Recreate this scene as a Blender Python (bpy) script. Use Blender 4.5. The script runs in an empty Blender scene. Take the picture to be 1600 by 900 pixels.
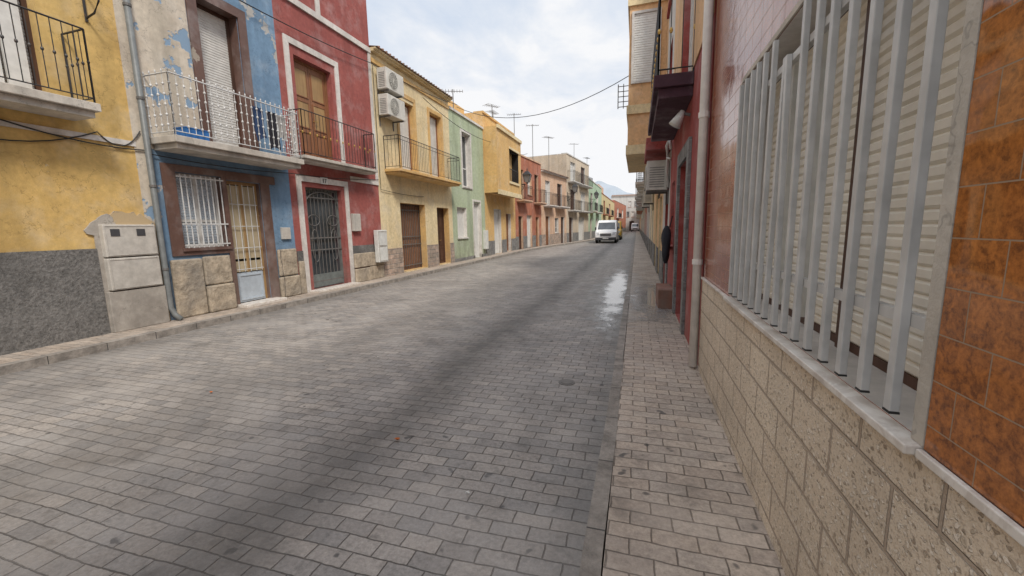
import bpy, math, random
from mathutils import Vector, Matrix
random.seed(7)
SC=bpy.context.scene
SC.view_settings.view_transform='Standard'; SC.view_settings.look='None'; SC.view_settings.exposure=0
XL,XR=-7.88,0.65

# ------------------------------------------------------------------ materials
class NT:
    def __init__(s,name):
        s.m=bpy.data.materials.new(name); s.m.use_nodes=True; s.t=s.m.node_tree; s.t.nodes.clear()
        s.out=s.n('ShaderNodeOutputMaterial'); s.b=s.n('ShaderNodeBsdfPrincipled'); s.l(s.b.outputs[0],s.out.inputs[0])
        s.pos=s.n('ShaderNodeNewGeometry').outputs['Position']
    def n(s,t): return s.t.nodes.new(t)
    def l(s,a,b): s.t.links.new(a,b)
    def put(s,inp,v):
        if isinstance(v,bpy.types.NodeSocket): s.l(v,inp)
        elif isinstance(v,(tuple,list)) and len(v)==3 and inp.type=='RGBA': inp.default_value=(*v,1)
        else: inp.default_value=v
    def math(s,op,a,b=0.0,c=0.0):
        n=s.n('ShaderNodeMath'); n.operation=op; s.put(n.inputs[0],a); s.put(n.inputs[1],b); s.put(n.inputs[2],c); return n.outputs[0]
    def vmul(s,v,k):
        n=s.n('ShaderNodeVectorMath'); n.operation='MULTIPLY'; s.put(n.inputs[0],v); n.inputs[1].default_value=k; return n.outputs[0]
    def vadd(s,v,k):
        n=s.n('ShaderNodeVectorMath'); n.operation='ADD'; s.put(n.inputs[0],v); s.put(n.inputs[1],k); return n.outputs[0]
    def noise(s,scale,detail=3,rough=.55,vec=None,color=False,dist=0):
        n=s.n('ShaderNodeTexNoise'); s.l(vec if vec is not None else s.pos,n.inputs['Vector'])
        n.inputs['Scale'].default_value=scale; n.inputs['Detail'].default_value=detail; n.inputs['Roughness'].default_value=rough; n.inputs['Distortion'].default_value=dist
        return n.outputs['Color' if color else 'Fac']
    def rng(s,v,a,b,c=0.0,d=1.0):
        n=s.n('ShaderNodeMapRange'); s.put(n.inputs[0],v); n.inputs[1].default_value=a; n.inputs[2].default_value=b; n.inputs[3].default_value=c; n.inputs[4].default_value=d; return n.outputs[0]
    def mix(s,f,a,b,mode='MIX'):
        n=s.n('ShaderNodeMix'); n.data_type='RGBA'; n.blend_type=mode; s.put(n.inputs[0],f); s.put(n.inputs[6],a); s.put(n.inputs[7],b); return n.outputs[2]
    def sep(s,v=None):
        n=s.n('ShaderNodeSeparateXYZ'); s.l(v if v is not None else s.pos,n.inputs[0]); return n.outputs
    def comb(s,a,b,c=0.0):
        n=s.n('ShaderNodeCombineXYZ'); s.put(n.inputs[0],a); s.put(n.inputs[1],b); s.put(n.inputs[2],c); return n.outputs[0]
    def bump(s,h,dist=.005,strength=1.0,prev=None):
        n=s.n('ShaderNodeBump'); s.put(n.inputs['Height'],h); n.inputs['Distance'].default_value=dist; n.inputs['Strength'].default_value=strength
        if prev is not None: s.l(prev,n.inputs['Normal'])
        return n.outputs[0]
    def brick(s,vec,w,h,mortar,c1,c2,cm,offset=.5,smooth=.1,bias=0.0,sq=1.0):
        n=s.n('ShaderNodeTexBrick'); s.l(vec,n.inputs['Vector']); n.offset=offset; n.squash=sq
        i=n.inputs; i['Scale'].default_value=1; i['Brick Width'].default_value=w; i['Row Height'].default_value=h
        i['Mortar Size'].default_value=mortar; i['Mortar Smooth'].default_value=smooth; i['Bias'].default_value=bias
        s.put(i['Color1'],c1); s.put(i['Color2'],c2); s.put(i['Mortar'],cm); return n.outputs['Color'],n.outputs['Fac']
    def fin(s,col,rough=.8,normal=None,metal=0.0,spec=None):
        s.put(s.b.inputs['Base Color'],col); s.put(s.b.inputs['Roughness'],rough); s.put(s.b.inputs['Metallic'],metal)
        if spec is not None: s.b.inputs['Specular IOR Level'].default_value=spec
        if normal is not None: s.l(normal,s.b.inputs['Normal'])
        return s.m
def k(c,f): return tuple(min(1,x*f) for x in c)

def plaster(name,c,c2=None,patch=None,pth=.62,dirt=.5,bump=.004,rough=.9,crack=True):
    t=NT(name); c2=c2 or k(c,.72)
    big=t.rng(t.noise(.8,5,.62),.35,.68)
    col=t.mix(big,c,c2)
    fade=t.rng(t.noise(1.7,5,.65,vec=t.vadd(t.pos,(5,2,7))),.5,.68,0,.42); col=t.mix(fade,col,tuple(.55*x+.45*.58 for x in c))
    fine=t.rng(t.noise(9,4,.7),.3,.75,.80,1.12); col=t.mix(1.0,col,t.comb(fine,fine,fine),'MULTIPLY')
    st=t.noise(2.2,4,.6,vec=t.vmul(t.pos,(1,1,.12)))
    col=t.mix(t.rng(st,.48,.76,0,dirt*.8),col,k(c,.40))
    if crack:
        cr=t.math('ABSOLUTE',t.math('SUBTRACT',t.noise(.9,6,.6,vec=t.vadd(t.pos,(1,8,3))),.5))
        col=t.mix(t.rng(cr,.0015,.0035,.45,0),col,k(c,.35))
    z=t.sep()[2]; low=t.math('MULTIPLY',t.rng(z,.1,1.5,1,0),t.rng(t.noise(2.5,4,.6),.35,.65))
    col=t.mix(t.math('MULTIPLY',low,dirt),col,(.17,.15,.13))
    h=t.noise(45,3,.7)
    if patch:
        pm=t.rng(t.noise(1.15,6,.6,vec=t.vadd(t.pos,(3.1,1.7,9.2))),pth,pth+.012)
        col=t.mix(pm,col,patch)
        h=t.math('ADD',h,t.math('MULTIPLY',pm,-1.2))
    return t.fin(col,rough,t.bump(h,bump,.8))
def paint(name,c,rough=.5,metal=0,var=.2,bump=0.0,rust=0):
    t=NT(name); v=t.rng(t.noise(7,3,.65),.3,.7,1-var,1+var*.4)
    col=t.mix(1.0,c,t.comb(v,v,v),'MULTIPLY')
    if rust: col=t.mix(t.rng(t.noise(14,3,.7),.55,.68,0,rust),col,(.16,.07,.03))
    return t.fin(col,rough,t.bump(t.noise(60,2),bump) if bump else None,metal)
def wood(name,c,c2,rough=.55):
    t=NT(name); g=t.noise(14,5,.65,vec=t.vmul(t.pos,(1,1,.08)),dist=.6)
    g2=t.noise(1.5,3); col=t.mix(t.rng(g,.32,.68),c,c2); col=t.mix(t.rng(g2,.45,.8,0,.5),col,k(c2,.5))
    return t.fin(col,rough,t.bump(g,.002))
def glass(name,c=(.03,.035,.04)):
    t=NT(name); return t.fin(t.mix(t.rng(t.noise(1.3,2),.35,.7),c,k(c,2.2)),.08,spec=.8)
def yz(t,s=1.0):
    o=t.sep(); return t.comb(o[1],o[2])
def warp(t,v,scale,amt):
    n=t.noise(scale,2,.5,vec=v,color=True); q=t.vadd(n,(-.5,-.5,-.5)); return t.vadd(v,t.vmul(q,(amt,amt,0)))

def m_road(name,w,h,c1,c2,cm,band=True,bumpd=.006,dark=.55,tint=(.10,.095,.09)):
    t=NT(name); o=t.sep(); p=t.comb(o[0],o[1]); v=warp(t,p,1.3,.05); v=warp(t,v,15,.012)
    col,fac=t.brick(v,w,h,.0046,c1,c2,cm,.5,.55)
    v2=t.vadd(v,(w*40,h*40,0)); colb,_=t.brick(v2,w,h,.0001,(.84,.85,.87),(1.13,1.09,1.05),(1,1,1),.5,0)
    v3=t.vadd(v,(w*90,h*74,0)); colc,_=t.brick(v3,w,h,.0001,(0,0,0),(1,1,1),(.5,.5,.5),.5,0)
    col=t.mix(.9,col,colb,'MULTIPLY')
    g=t.rng(t.noise(38,4,.78),.3,.7,.66,1.22); col=t.mix(1.0,col,t.comb(g,g,g),'MULTIPLY')
    big=t.rng(t.noise(.55,5,.68,dist=.8),.42,.70); col=t.mix(t.math('MULTIPLY',big,dark),col,tint)
    mid=t.rng(t.noise(2.4,5,.72),.54,.68); col=t.mix(t.math('MULTIPLY',mid,.5),col,k(tint,.65))
    sm=t.rng(t.noise(9,4,.7,vec=t.vadd(t.pos,(2,6,1))),.55,.7,0,.5); col=t.mix(sm,col,k(tint,.6))
    spot=t.rng(t.noise(7.5,2,.5),.69,.73); col=t.mix(t.math('MULTIPLY',spot,.75),col,(.03,.03,.032))
    lt=t.rng(t.noise(1.1,4,.6,vec=t.vadd(t.pos,(9,4,2))),.50,.70,0,.5); col=t.mix(lt,col,k(c2,1.15))
    if band:
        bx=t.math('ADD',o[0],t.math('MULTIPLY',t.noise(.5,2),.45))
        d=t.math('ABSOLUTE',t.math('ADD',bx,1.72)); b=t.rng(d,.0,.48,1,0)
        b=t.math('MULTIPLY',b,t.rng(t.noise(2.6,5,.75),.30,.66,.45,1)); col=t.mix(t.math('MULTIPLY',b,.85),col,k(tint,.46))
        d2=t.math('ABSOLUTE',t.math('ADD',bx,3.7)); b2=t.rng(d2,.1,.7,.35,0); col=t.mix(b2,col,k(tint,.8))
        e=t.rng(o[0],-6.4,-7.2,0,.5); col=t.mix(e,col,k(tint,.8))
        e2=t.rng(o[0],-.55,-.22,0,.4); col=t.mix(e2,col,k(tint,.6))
    wx=t.math('DIVIDE',t.math('ADD',o[0],.35),.85); wy=t.math('DIVIDE',t.math('SUBTRACT',o[1],9.8),4.4)
    wd=t.math('SQRT',t.math('ADD',t.math('MULTIPLY',wx,wx),t.math('MULTIPLY',wy,wy)))
    wd=t.math('ADD',wd,t.math('MULTIPLY',t.math('SUBTRACT',t.noise(1.8,5,.65),.5),1.2)); wet=t.rng(wd,.75,.95,1,0)
    col=t.mix(t.math('MULTIPLY',wet,.45),col,k(tint,.45))
    hh=t.math('ADD',t.math('MULTIPLY',fac,-1.0),t.math('MULTIPLY',t.noise(60,3,.7),.5))
    hh=t.math('ADD',hh,t.math('MULTIPLY',t.noise(6,1),1.4)); hh=t.math('ADD',hh,t.math('MULTIPLY',t.sep(colc)[0],.5))
    ro=t.math('SUBTRACT',t.rng(t.noise(5,3),.3,.7,.48,.75),t.math('MULTIPLY',wet,.22))
    return t.fin(col,ro,t.bump(hh,bumpd,.9))
def m_tiles(name,w,h,c1,c2,blot,cm,rough=.16,blsc=16,off=0.0,amt=.75,mort=.0022):
    t=NT(name); v=yz(t); col,fac=t.brick(v,w,h,mort,c1,c2,cm,off,.1)
    b=t.rng(t.noise(blsc,4,.62,dist=.7),.40,.62); b2=t.rng(t.noise(blsc*3.5,3,.65),.40,.62)
    b3=t.rng(t.noise(2.3,3,.6),.3,.7,.6,1)
    tile=t.mix(t.math('MULTIPLY',t.math('ADD',t.math('MULTIPLY',b,amt),t.math('MULTIPLY',b2,.42)),b3),col,blot)
    full=t.mix(fac,tile,cm)
    hh=t.math('ADD',t.math('MULTIPLY',fac,-1),t.math('MULTIPLY',t.noise(3.5,2),2.2))
    r=t.rng(fac,0,1,rough,.8)
    return t.fin(full,r,t.bump(hh,.0025,.8))
def m_terrazzo():
    t=NT('terrazzo_block'); v=yz(t); v=warp(t,v,3,.006); col,fac=t.brick(v,.34,.187,.008,(.64,.53,.41),(.71,.60,.47),(.42,.335,.26),.5,.4)
    vo=t.n('ShaderNodeTexVoronoi'); t.l(warp(t,t.vmul(v,(1,1.25,1)),34,.035),vo.inputs['Vector']); vo.inputs['Scale'].default_value=58
    chip=t.rng(vo.outputs['Distance'],.34,.46,1,0)
    cc=t.sep(vo.outputs['Color']); sel=t.rng(cc[0],.30,.34)
    ccol=t.mix(t.rng(cc[1],0,1),(.34,.265,.195),(.54,.45,.345))
    lig=t.rng(cc[2],.60,.62); ccol=t.mix(lig,ccol,(.80,.71,.60))
    m=t.math('MULTIPLY',t.math('MULTIPLY',chip,sel),t.math('SUBTRACT',1.0,fac))
    c=t.mix(m,col,ccol)
    sp=t.rng(t.noise(120,2,.6),.56,.64,0,.55); c=t.mix(sp,c,(.34,.26,.19))
    g=t.rng(t.noise(1.2,4,.6),.35,.7,1.06,.80); c=t.mix(1.0,c,t.comb(g,g,g),'MULTIPLY')
    z=t.sep()[2]; low=t.math('MULTIPLY',t.rng(z,.1,.5,1,0),t.rng(t.noise(4,4),.3,.65)); c=t.mix(t.math('MULTIPLY',low,.55),c,(.20,.17,.14))
    hh=t.math('ADD',t.math('MULTIPLY',fac,-1.6),t.math('ADD',t.math('MULTIPLY',m,.45),t.math('MULTIPLY',t.noise(70,3,.75),.9)))
    return t.fin(c,.75,t.bump(hh,.007,1))
def m_stone(name,c1,c2,w,h,cm=(.2,.17,.14),mort=.012,amt=.12):
    t=NT(name); v=warp(t,yz(t),2.5,amt); v=warp(t,v,12,.02)
    col,fac=t.brick(v,w,h,mort,c1,c2,cm,.5,.5)
    n=t.rng(t.noise(5,5,.7),.3,.7,.5,1.3); col=t.mix(1.0,col,t.comb(n,n,n),'MULTIPLY')
    col=t.mix(t.rng(t.noise(1.7,4),.45,.7,0,.6),col,(.20,.185,.165))
    hh=t.math('ADD',t.math('MULTIPLY',fac,-1.),t.math('MULTIPLY',t.noise(9,4,.65),1.4))
    return t.fin(col,.9,t.bump(hh,.025,.9))
def m_rough(name,c,sc=28,d=.02):
    t=NT(name); n=t.noise(sc,4,.75)
    col=t.mix(t.rng(n,.32,.68),k(c,.5),k(c,1.45)); col=t.mix(t.rng(t.noise(1.2,4),.4,.66,0,.7),col,k(c,.55)); col=t.mix(t.rng(t.noise(2.1,5,vec=t.vadd(t.pos,(4,4,4))),.52,.68,0,.5),col,k(c,1.7))
    return t.fin(col,.95,t.bump(n,d,1))
def m_marble():
    t=NT('white_marble'); n=t.noise(3,6,.7,dist=2.5); c=t.mix(t.rng(n,.47,.53),(.66,.62,.57),(.56,.51,.46)); c=t.mix(t.rng(t.noise(9,4),.48,.7,0,.6),c,(.38,.32,.27))
    return t.fin(c,.4)

M={}
M['yellow']=plaster('yellow_plaster',(.69,.475,.175),(.57,.37,.125),(.50,.40,.24),.65,.7)
M['yellow_hi']=plaster('yellow_plaster_upper',(.69,.48,.19),(.57,.38,.14),None,.62,.8)
M['cream']=plaster('cream_plaster',(.66,.59,.48),(.54,.46,.37),(.22,.32,.44),.62,.8)
M['palecream']=plaster('pale_cream_plaster',(.76,.63,.39),(.67,.53,.31),None,.62,.5)
M['blue']=plaster('blue_plaster',(.18,.295,.43),(.14,.235,.355),(.40,.39,.37),.63,.75)
M['red']=plaster('dark_red_plaster',(.36,.105,.09),(.28,.075,.065),None,.6,.6)
M['red2']=plaster('maroon_plaster',(.36,.068,.055),(.28,.048,.042),None,.6,.5)
M['green']=plaster('pale_green_plaster',(.45,.52,.36),(.38,.44,.29),None,.6,.7)
M['ochre']=plaster('ochre_plaster',(.69,.45,.18),(.60,.37,.145),None,.6,.5)
M['orangew']=plaster('faded_orange_plaster',(.74,.47,.25),(.65,.40,.21),None,.6,.4)
M['brick']=plaster('terracotta_plaster',(.46,.17,.095),(.37,.13,.075),None,.6,.6)
M['peach']=plaster('peach_plaster',(.68,.46,.31),(.58,.38,.26),None,.6,.6)
M['beige']=plaster('beige_plaster',(.60,.50,.38),(.50,.41,.31),None,.6,.6)
M['mint']=plaster('mint_plaster',(.42,.55,.39),(.35,.46,.32),None,.6,.5)
M['lemon']=plaster('lemon_plaster',(.68,.57,.31),(.6,.48,.25),None,.6,.5)
M['greyw']=plaster('grey_white_plaster',(.62,.60,.57),(.52,.50,.47),None,.6,.7)
M['white']=plaster('white_trim_plaster',(.71,.68,.64),(.58,.54,.50),None,.6,.75,crack=False)
M['pinkgrey']=plaster('brown_marble_surround',(.165,.095,.075),(.11,.06,.048),(.33,.28,.23),.64,.5,.003,.4,False)
M['conc']=plaster('old_concrete',(.42,.385,.34),(.32,.29,.255),(.46,.35,.21),.58,.8)
M['slab']=plaster('balcony_slab_concrete',(.58,.54,.48),(.46,.41,.35),None,.6,1.0)
M['slabdark']=plaster('dark_plum_balcony_paint',(.085,.035,.05),(.055,.025,.04),None,.6,.5)
M['roughgrey']=m_rough('rough_grey_render',(.165,.158,.15),24,.025)
M['stoneblk']=m_stone('sandstone_blocks',(.41,.34,.255),(.31,.26,.20),5,5)
M['pinkstone']=m_stone('pink_stone_cladding',(.46,.34,.27),(.37,.29,.23),.3,.16,(.33,.29,.26),.012,.05)
M['greystone']=m_stone('grey_stone_cladding',(.24,.235,.23),(.17,.17,.17),.28,.14,(.27,.27,.26),.01,.05)
M['terrastep']=plaster('terracotta_step',(.27,.11,.07),(.19,.08,.05),None,.6,.6)
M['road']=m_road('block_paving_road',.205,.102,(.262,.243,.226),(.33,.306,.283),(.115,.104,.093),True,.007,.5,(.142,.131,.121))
M['pave']=m_road('block_paving_pavement',.205,.102,(.385,.318,.262),(.47,.40,.335),(.16,.13,.105),False,.007,.45,(.21,.175,.145))
_t=NT('kerb_stone'); _o=_t.sep(); _c,_f=_t.brick(_t.comb(_o[1],_t.math('ADD',_o[0],50.0)),.62,500,.006,(.27,.24,.21),(.34,.305,.27),(.07,.065,.06),0,.3)
_n=_t.rng(_t.noise(6,5,.7),.3,.7,.45,1.15); M['kerb']=_t.fin(_t.mix(1.0,_c,_t.comb(_n,_n,_n),'MULTIPLY'),.8,_t.bump(_t.noise(30,4,.7),.010))
M['terr']=m_terrazzo()
M['tile']=m_tiles('burgundy_glazed_tile',.20,.105,(.34,.10,.05),(.40,.13,.065),(.19,.06,.035),(.38,.25,.18),.12,20,0.0,.55)
M['tile2']=m_tiles('mottled_brown_glazed_tile',.205,.104,(.43,.15,.035),(.50,.185,.048),(.11,.038,.016),(.30,.21,.14),.05,34,.35,.55,mort=.0016)
M['marble']=m_marble()
M['iron']=paint('black_iron',(.03,.03,.032),.5,.2,.3,rust=.35)
M['greyiron']=paint('grey_painted_iron',(.14,.135,.13),.55,0,.3,rust=.3)
M['whiteiron']=paint('white_painted_iron',(.60,.60,.59),.45,0,.25,rust=.4)
M['silver']=paint('silver_painted_steel',(.50,.495,.485),.42,.0,.22)
M['cap']=paint('black_plastic',(.02,.02,.02),.5)
M['wood']=wood('varnished_wood',(.31,.14,.065),(.18,.075,.035))
M['wooddark']=wood('dark_wood',(.10,.046,.03),(.055,.027,.017))
M['woodgold']=wood('golden_wood',(.42,.27,.12),(.28,.17,.075))
M['curt']=wood('faded_beige_curtain',(.50,.42,.29),(.38,.31,.20),.9)
M['shut']=paint('white_shutter',(.66,.65,.62),.5,0,.15)
M['shutcream']=paint('cream_roller_shutter',(.78,.74,.66),.5,0,.12)
M['whitep']=paint('white_plastic',(.64,.64,.61),.45,0,.18)
M['acbeige']=paint('aged_beige_casing',(.57,.55,.50),.5,0,.2)
M['box']=plaster('dirty_white_cabinet',(.56,.53,.48),(.47,.435,.39),None,.6,.8,.0015,.6,False)
M['pipe']=paint('grey_pipe',(.16,.17,.17),.5,0,.25)
M['pipew']=paint('cream_pvc_pipe',(.74,.70,.66),.45,0,.16)
M['glass']=glass('dark_window_glass'); M['glasslit']=glass('pale_window_glass',(.12,.12,.12))
M['metaldoor']=paint('grey_green_metal',(.16,.18,.175),.5,.1,.3)
M['alum']=paint('aluminium_panel',(.48,.54,.60),.4,.2,.15)
M['black']=paint('dark_interior',(.018,.016,.015),.9)
M['fan']=paint('grey_fan_recess',(.24,.235,.22),.7)
M['tilered']=m_stone('clay_roof_tiles',(.34,.20,.14),(.25,.16,.12),.2,.3)
M['bluepl']=paint('blue_plastic',(.03,.15,.42),.4)
M['cable']=paint('black_cable',(.02,.02,.02),.6)
M['rubber']=paint('black_rubber',(.02,.02,.02),.8)
M['vanw']=paint('white_car_paint',(.78,.78,.78),.25,0,.05)
M['vany']=paint('yellow_car_paint',(.65,.38,.03),.3,0,.05)
M['cardark']=paint('grey_bumper_plastic',(.06,.06,.065),.5)
M['covers']=paint('worn_iron_cover',(.13,.12,.11),.6,0,.3)
M['lamp']=paint('headlamp_lens',(.6,.62,.65),.1)
M['cloth1']=paint('black_cloth',(.02,.02,.028),.95); M['cloth2']=paint('navy_cloth',(.03,.06,.14),.95); M['cloth3']=paint('grey_cloth',(.35,.34,.33),.95)
M['brass']=paint('brass',(.55,.36,.10),.35,.6)
M['leaf']=paint('dry_orange_leaf',(.45,.13,.03),.8)
M['paper']=paint('white_paper_scrap',(.6,.6,.58),.9)
t=NT('puddle_water')
g=t.n('ShaderNodeTexCoord').outputs['Generated']; gs=t.sep(g)
dx=t.math('MULTIPLY',t.math('SUBTRACT',gs[0],.60),1.9); dy=t.math('MULTIPLY',t.math('SUBTRACT',gs[1],.5),1.8)
rr=t.math('SQRT',t.math('ADD',t.math('MULTIPLY',dx,dx),t.math('MULTIPLY',dy,dy)))
rr=t.math('ADD',rr,t.math('MULTIPLY',t.math('SUBTRACT',t.noise(2.2,5,.6),.5),1.3))
rr2=t.math('ADD',rr,t.math('MULTIPLY',t.math('SUBTRACT',t.noise(14,3,.6),.5),.6))
M['water']=t.fin((.28,.27,.26),t.rng(rr2,.3,.75,.03,.3),t.bump(t.noise(7,2),.0006),0,1.0)
t.l(t.rng(rr2,.54,.94,.95,0),t.b.inputs['Alpha']); t.b.inputs['IOR'].default_value=2.3
t=NT('earth_ground'); M['earth']=t.fin(t.mix(t.rng(t.noise(.05,4),.4,.6),(.22,.18,.13),(.14,.13,.08)),.95)
t=NT('hazy_hill'); M['hill']=t.fin(t.mix(t.rng(t.noise(.02,5,.65),.4,.6),(.34,.38,.43),(.28,.32,.36)),1.0)

# ------------------------------------------------------------------ mesh tools
class Fr:
    def __init__(s,p0,sd,dd): s.o=Vector((*p0,0)); s.sd=Vector((*sd,0)).normalized(); s.dd=Vector((*dd,0)).normalized()
    def p(s,a,d,z): v=s.o+s.sd*a+s.dd*d; return (v.x,v.y,z)
LF=Fr((XL,0),(0,1),(1,0)); RF=Fr((XR,0),(0,1),(-1,0)); WF=Fr((0,0),(1,0),(0,1))
def seg(p0,p1,left=True):
    d=Vector((p1[0]-p0[0],p1[1]-p0[1])); n=Vector((d.y,-d.x)) if left else Vector((-d.y,d.x)); return Fr(p0,d,n),d.length
class MB:
    def __init__(s): s.v=[];s.f=[];s.m=[];s.parts=[]
    def add(s,vs,fs,m=0):
        b=len(s.v); s.v+=vs; s.parts.append((vs,fs,m))
        for f in fs: s.f.append(tuple(b+i for i in f)); s.m.append(m)
    def box(s,F,s0,s1,d0,d1,z0,z1,m=0):
        vs=[F.p(a,d,z) for a in (s0,s1) for d in (d0,d1) for z in (z0,z1)]
        s.add(vs,[(0,1,3,2),(4,6,7,5),(0,4,5,1),(2,3,7,6),(0,2,6,4),(1,5,7,3)],m); return s
    def quad(s,vs,m=0): s.add(list(vs),[tuple(range(len(vs)))],m); return s
    def tube(s,pts,r,n=8,m=0,cap=True,r1=None):
        pts=[Vector(p) for p in pts]; rings=[]
        for i,p in enumerate(pts):
            t=(pts[min(i+1,len(pts)-1)]-pts[max(i-1,0)]).normalized()
            up=Vector((0,0,1)) if abs(t.z)<.9 else Vector((1,0,0))
            a=t.cross(up).normalized(); b=t.cross(a)
            rr=r if r1 is None else r+(r1-r)*i/(len(pts)-1)
            rings.append([tuple(p+a*rr*math.cos(2*math.pi*j/n)+b*rr*math.sin(2*math.pi*j/n)) for j in range(n)])
        vs=sum(rings,[]); fs=[]
        for i in range(len(pts)-1):
            for j in range(n): fs.append((i*n+j,i*n+(j+1)%n,(i+1)*n+(j+1)%n,(i+1)*n+j))
        if cap: fs.append(tuple(range(n))); fs.append(tuple((len(pts)-1)*n+j for j in range(n)))
        s.add(vs,fs,m); return s
    def ball(s,c,r,m=0,sx=1,sz=1,n=6,k=4):
        vs=[];fs=[]
        for i in range(k+1):
            th=math.pi*i/k
            for j in range(n):
                a=2*math.pi*j/n; vs.append((c[0]+sx*r*math.sin(th)*math.cos(a),c[1]+sx*r*math.sin(th)*math.sin(a),c[2]+sz*r*math.cos(th)))
        for i in range(k):
            for j in range(n): fs.append((i*n+j,i*n+(j+1)%n,(i+1)*n+(j+1)%n,(i+1)*n+j))
        s.add(vs,fs,m); return s
WLOC={}
def empty(name,loc,label,cat,group=None):
    e=bpy.data.objects.new(name,None); e.empty_display_size=.2; bpy.context.collection.objects.link(e); e.location=loc
    WLOC[e]=Vector(loc); e['label']=label; e['category']=cat
    if group: e['group']=group
    return e
def mk(mb,name,mats,parent=None,label=None,cat=None,kind=None,bevel=0,smooth=False,group=None,loc=None,split=False):
    import bmesh
    if split:
        r=None
        for p in mb.parts:
            q=MB(); q.add(*p); r=mk(q,name,mats,parent,label,cat,kind,bevel,smooth,group)
        return r
    me=bpy.data.meshes.new(name)
    xs=[v[0] for v in mb.v];ys=[v[1] for v in mb.v];zs=[v[2] for v in mb.v]
    o=Vector(loc) if loc else Vector(((min(xs)+max(xs))/2,(min(ys)+max(ys))/2,min(zs)))
    me.from_pydata([tuple(Vector(v)-o) for v in mb.v],[],mb.f)
    for i,mm in enumerate(mats if isinstance(mats,(list,tuple)) else [mats]): me.materials.append(M[mm])
    for p,mi in zip(me.polygons,mb.m): p.material_index=mi; p.use_smooth=smooth
    bm=bmesh.new(); bm.from_mesh(me); bmesh.ops.recalc_face_normals(bm,faces=bm.faces); bm.to_mesh(me); bm.free()
    ob=bpy.data.objects.new(name,me); bpy.context.collection.objects.link(ob)
    if parent is not None: ob.parent=parent; ob.location=o-WLOC[parent]
    else: ob.location=o
    WLOC[ob]=o
    if label: ob['label']=label
    if cat: ob['category']=cat
    if kind: ob['kind']=kind
    if group: ob['group']=group
    if bevel:
        b=ob.modifiers.new('bevel','BEVEL'); b.width=bevel; b.segments=2; b.limit_method='ANGLE'
    return ob

# ------------------------------------------------------------------ building pieces
def wallmesh(F,s0,s1,z0,z1,holes,rev=.2,depth=8):
    mb=MB(); S=sorted({s0,s1,*[h[0] for h in holes],*[h[1] for h in holes]}); Z=sorted({z0,z1,*[h[2] for h in holes],*[h[3] for h in holes]})
    for a,b in zip(S,S[1:]):
        for c,d in zip(Z,Z[1:]):
            if any(h[0]<=a+1e-6 and b<=h[1]+1e-6 and h[2]<=c+1e-6 and d<=h[3]+1e-6 for h in holes): continue
            mb.quad([F.p(a,0,c),F.p(b,0,c),F.p(b,0,d),F.p(a,0,d)])
    for h in holes:
        a,b,c,d=h; q=[(a,c),(b,c),(b,d),(a,d)]
        for i in range(4):
            p,r=q[i],q[(i+1)%4]; mb.quad([F.p(p[0],0,p[1]),F.p(r[0],0,r[1]),F.p(r[0],-.42,r[1]),F.p(p[0],-.42,p[1])],1)
    D=-.42
    mb.box(F,s0,s1,-depth,D,z0,z1,0)
    for a in (s0,s1): mb.quad([F.p(a,0,z0),F.p(a,0,z1),F.p(a,D,z1),F.p(a,D,z0)])
    mb.quad([F.p(s0,0,z1),F.p(s1,0,z1),F.p(s1,D,z1),F.p(s0,D,z1)])
    return mb
def ringframe(mb,F,a,b,c,d,w,d0,d1,m=0,bottom=True):
    mb.box(F,a,a+w,d0,d1,c,d,m); mb.box(F,b-w,b,d0,d1,c,d,m); mb.box(F,a+w,b-w,d0,d1,d-w,d,m)
    if bottom: mb.box(F,a+w,b-w,d0,d1,c,c+w,m)
def slats(mb,F,a,b,c,d,dp,h=.045,m=0):
    z=c
    while z<d-1e-4:
        z2=min(z+h,d); mb.add([F.p(a,dp,z),F.p(b,dp,z),F.p(a,dp+.010,z+.25*(z2-z)),F.p(b,dp+.010,z+.25*(z2-z)),F.p(a,dp+.010,z+.8*(z2-z)),F.p(b,dp+.010,z+.8*(z2-z)),F.p(a,dp,z2),F.p(b,dp,z2)],[(0,1,3,2),(2,3,5,4),(4,5,7,6)],m); z=z2
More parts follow.
